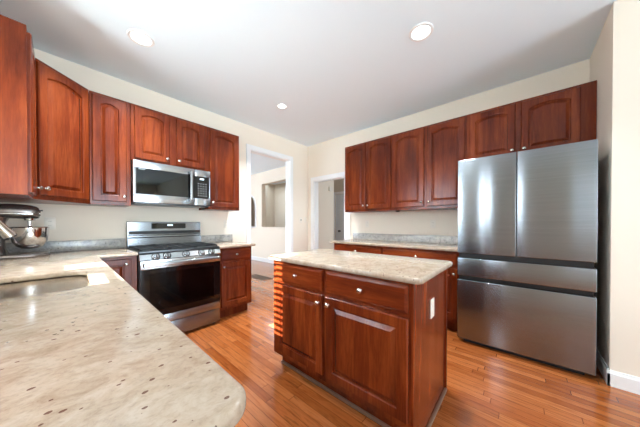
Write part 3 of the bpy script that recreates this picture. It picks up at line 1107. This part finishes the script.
# ------------------------------------------------------------------ sink and faucet
t = thing('kitchen_sink', 'stainless steel undermount sink bowl in the foreground counter', 'sink', ((SX0 + SX1) / 2, (SY0 + SY1) / 2, CT0 - 0.002), 0)
mb = MB()
hx, hy = (SX1 - SX0) / 2, (SY1 - SY0) / 2


def ringz(gx, gy, r, z):
    return [Vector((x, y, z)) for x, y in rrect(-gx, gx, -gy, gy, r, 6)]


rs = [ringz(hx + 0.02, hy + 0.02, 0.08, 0.0), ringz(hx + 0.002, hy + 0.002, 0.07, 0.0), ringz(hx - 0.004, hy - 0.004, 0.066, -0.01),
      ringz(hx - 0.012, hy - 0.012, 0.06, -0.17), ringz(hx - 0.03, hy - 0.03, 0.05, -0.195), ringz(hx - 0.06, hy - 0.06, 0.03, -0.20), ringz(0.045, 0.045, 0.04, -0.203),
      ringz(0.045, 0.045, 0.04, -0.206), ringz(hx - 0.028, hy - 0.028, 0.05, -0.20), ringz(hx - 0.008, hy - 0.008, 0.06, -0.17), ringz(hx + 0.0, hy + 0.0, 0.068, -0.012), ringz(hx + 0.02, hy + 0.02, 0.08, -0.002)]
mb.rings(rs)
mb.build('sink_bowl', 'sink_steel', t)
mb = MB(); mb.lathe([(0.042, -0.202), (0.042, -0.199), (0.034, -0.199), (0.03, -0.202), (0.01, -0.2022)], n=24); mb.build('drain', 'chrome', t)

fx_, fy_ = -3.785, -1.70
t = thing('kitchen_faucet', 'brushed nickel gooseneck faucet whose spray head points into the sink', 'faucet', (fx_, fy_, CT1 + 0.0003), 0.45)
mb = MB(); mb.lathe([(0.029, 0), (0.029, 0.006), (0.022, 0.012), (0.018, 0.07), (0.014, 0.09)], n=24); mb.build('faucet_base', 'nickel', t)
tip = Vector((0.268, 0.0, 0.210)); ax = Vector((0.52, 0.0, -0.85)).normalized()
pts = [(0, 0, 0.085), (0, 0, 0.18), (0, 0, 0.27), (0.008, 0, 0.31), (0.03, 0, 0.35), (0.065, 0, 0.378), (0.105, 0, 0.385), (0.145, 0, 0.37), (0.175, 0, 0.342)]
e = tip - ax * 0.10
pts.append(tuple(e))
mb = MB(); mb.tube(pts, 0.0115, 14); mb.build('gooseneck', 'nickel', t)
Mh = Matrix.Translation(e) @ ax.to_track_quat('Z', 'Y').to_matrix().to_4x4()
mb = MB(); mb.lathe([(0.013, -0.005), (0.015, 0.0), (0.0155, 0.03), (0.021, 0.088), (0.022, 0.097)], Mh, 24)
sh = mb.build('spray_head', 'nickel', t)
mb = MB(); mb.lathe([(0.0205, 0.0972), (0.0205, 0.102), (0.010, 0.103)], Mh, 24); mb.build('nozzle', 'black_matte', sh)
mb = MB(); mb.tube([(0, -0.018, 0.05), (0, -0.035, 0.055), (0.01, -0.085, 0.085)], [0.008, 0.007, 0.006], 10); mb.build('lever', 'nickel', t)

# ------------------------------------------------------------------ stand mixer
mx, my = -3.56, -0.34
t = thing('stand_mixer', 'dark silver stand mixer with a steel bowl on the corner counter', 'stand mixer', (mx, my, CT1 + 0.0003), 0)
mb = MB()
base_o = []
base_pl = rrect(-0.21, 0.105, -0.105, 0.105, [0.05, 0.10, 0.10, 0.05], 8)
def sc_pl(k, z):
    return [Vector((x * k, y * k, z)) for x, y in base_pl]
mb.rings([sc_pl(0.97, 0), sc_pl(1.0, 0.008), sc_pl(1.0, 0.018), sc_pl(0.95, 0.030), sc_pl(0.80, 0.036)])
mb.build('mixer_base', 'mixer_paint', t)
mb = MB()   # pedestal
col = []
for z, cx, ax_, ay_ in ((0.03, -0.155, 0.058, 0.075), (0.08, -0.16, 0.045, 0.06), (0.20, -0.16, 0.04, 0.05), (0.28, -0.155, 0.045, 0.052), (0.32, -0.15, 0.055, 0.056)):
    col.append([Vector((cx + ax_ * math.cos(a), ay_ * math.sin(a), z)) for a in [2 * PI * i / 24 for i in range(24)]])
mb.rings(col)
mb.build('pedestal', 'mixer_paint', t)
mb = MB()   # motor head: loft along +x
hd = []
for x, ry, rz, cz in ((-0.225, 0.02, 0.022, 0.365), (-0.22, 0.042, 0.040, 0.365), (-0.19, 0.055, 0.052, 0.366), (-0.10, 0.062, 0.058, 0.368), (-0.03, 0.062, 0.058, 0.366),
                      (0.01, 0.06, 0.055, 0.363), (0.034, 0.054, 0.050, 0.359), (0.046, 0.046, 0.043, 0.356), (0.051, 0.032, 0.031, 0.354)):
    ring = []
    for i in range(28):
        a = 2 * PI * i / 28
        ca, sa = math.cos(a), math.sin(a)
        ring.append(Vector((x, ry * math.copysign(abs(ca) ** 0.8, ca), cz + rz * math.copysign(abs(sa) ** 0.8, sa))))
    hd.append(ring)
mb.rings(hd)
head = mb.build('mixer_head', 'mixer_paint', t)
mb = MB(); mb.box(-0.20, 0.022, -0.0625, 0.0625, 0.344, 0.350, 0.002); mb.build('trim_band', 'chrome', head)
mb = MB(); mb.lathe([(0.022, 0.0), (0.022, 0.006), (0.018, 0.008)], Matrix.Translation((0.050, 0, 0.354)) @ Matrix.Rotation(PI / 2, 4, 'Y'), 18); mb.build('hub_cap', 'chrome', head)
mb = MB(); mb.tube([(0.048, 0.0, 0.378), (0.068, 0.0, 0.378)], [0.0035, 0.006], 10); mb.build('hub_screw', 'black_matte', head)
mb = MB(); mb.lathe([(0.032, 0.312), (0.030, 0.296), (0.012, 0.292), (0.010, 0.25), (0.016, 0.245), (0.007, 0.24)], Matrix.Translation((0.0, 0, 0)), 20); mb.build('attachment_shaft', 'chrome', head)
mb = MB()
bp = [(r * 0.92, h) for r, h in [(0.015, 0.068), (0.045, 0.070), (0.075, 0.088), (0.098, 0.125), (0.108, 0.17), (0.111, 0.236), (0.115, 0.240), (0.112, 0.243), (0.108, 0.236), (0.105, 0.17), (0.094, 0.128), (0.070, 0.092), (0.02, 0.075)]]
mb.lathe(bp, Matrix.Translation((0.0, 0, 0)), 36)
bowl = mb.build('mixing_bowl', 'chrome', t)
mb = MB(); mb.tube([(-0.10, -0.005, 0.15), (-0.135, 0, 0.15)], 0.010, 10); mb.build('bowl_pin', 'chrome', bowl)
mb = MB()
lp = [(0, 0, 0.24), (0, 0, 0.21), (0.045, 0, 0.17), (0.05, 0, 0.13), (0, 0, 0.10), (-0.05, 0, 0.13), (-0.045, 0, 0.17), (0, 0, 0.21)]
mb.tube(lp, 0.005, 8); mb.build('beater', 'chrome', head)

# added glowing shades: slim pair for fridge streaks, wide pair to stop sun
def added_shade(y0, y1, z0, z1, label):
    t = thing('added_shade', label, 'roller shade', (WL - 0.03, (y0 + y1) / 2, z0 + 0.012), 0, 'added glowing shades in the left wall windows')
    mb = MB(); mb.box(-0.0006, 0.0006, -(y1 - y0) / 2 + 0.004, (y1 - y0) / 2 - 0.004, 0, z1 - z0 - 0.055); mb.build('added_cloth', 'added_shade_soft' if y1 - y0 > 1 else 'added_shade_glow', t, smooth=0)
    mb = MB(); mb.tube([(0, -(y1 - y0) / 2 + 0.003, z1 - z0 - 0.034), (0, (y1 - y0) / 2 - 0.003, z1 - z0 - 0.034)], 0.019, 14); mb.build('roller', 'blind_white', t)


added_shade(-2.76, -2.62, 1.1, 2.3, 'added glowing shade in an invented slim left-wall window, makes a fridge streak, nearer the sink')
added_shade(-2.95, -2.86, 1.1, 2.3, 'added glowing shade in the slimmest invented left-wall window, makes a fainter fridge streak')
added_shade(2.0, 4.4, 0.6, 2.0, 'added glowing shade keeping sun out of the unseen dining room window')
added_shade(-6.0, -4.2, 0.75, 2.3, 'wide glowing shade added to keep sun out of the unseen breakfast area window')

# ------------------------------------------------------------------ window blind over the sink window
t = thing('window_blind', 'white slatted blind hanging in the near sink window', 'blind', (WL - 0.022, -1.7775, 1.335), 0)
mb = MB()
for i in range(17):
    z = 0.0 + i * 0.049
    mb.box(-0.021, 0.021, -0.153, 0.153, -0.0012, 0.0012, 0, 1, Matrix.Translation((0, 0, z)))
mb.build('slats', 'blind_white', t, smooth=0)
mb = MB(); mb.box(-0.018, 0.018, -0.154, 0.154, 0.830, 0.860, 0.002); mb.build('head_rail', 'blind_white', t)
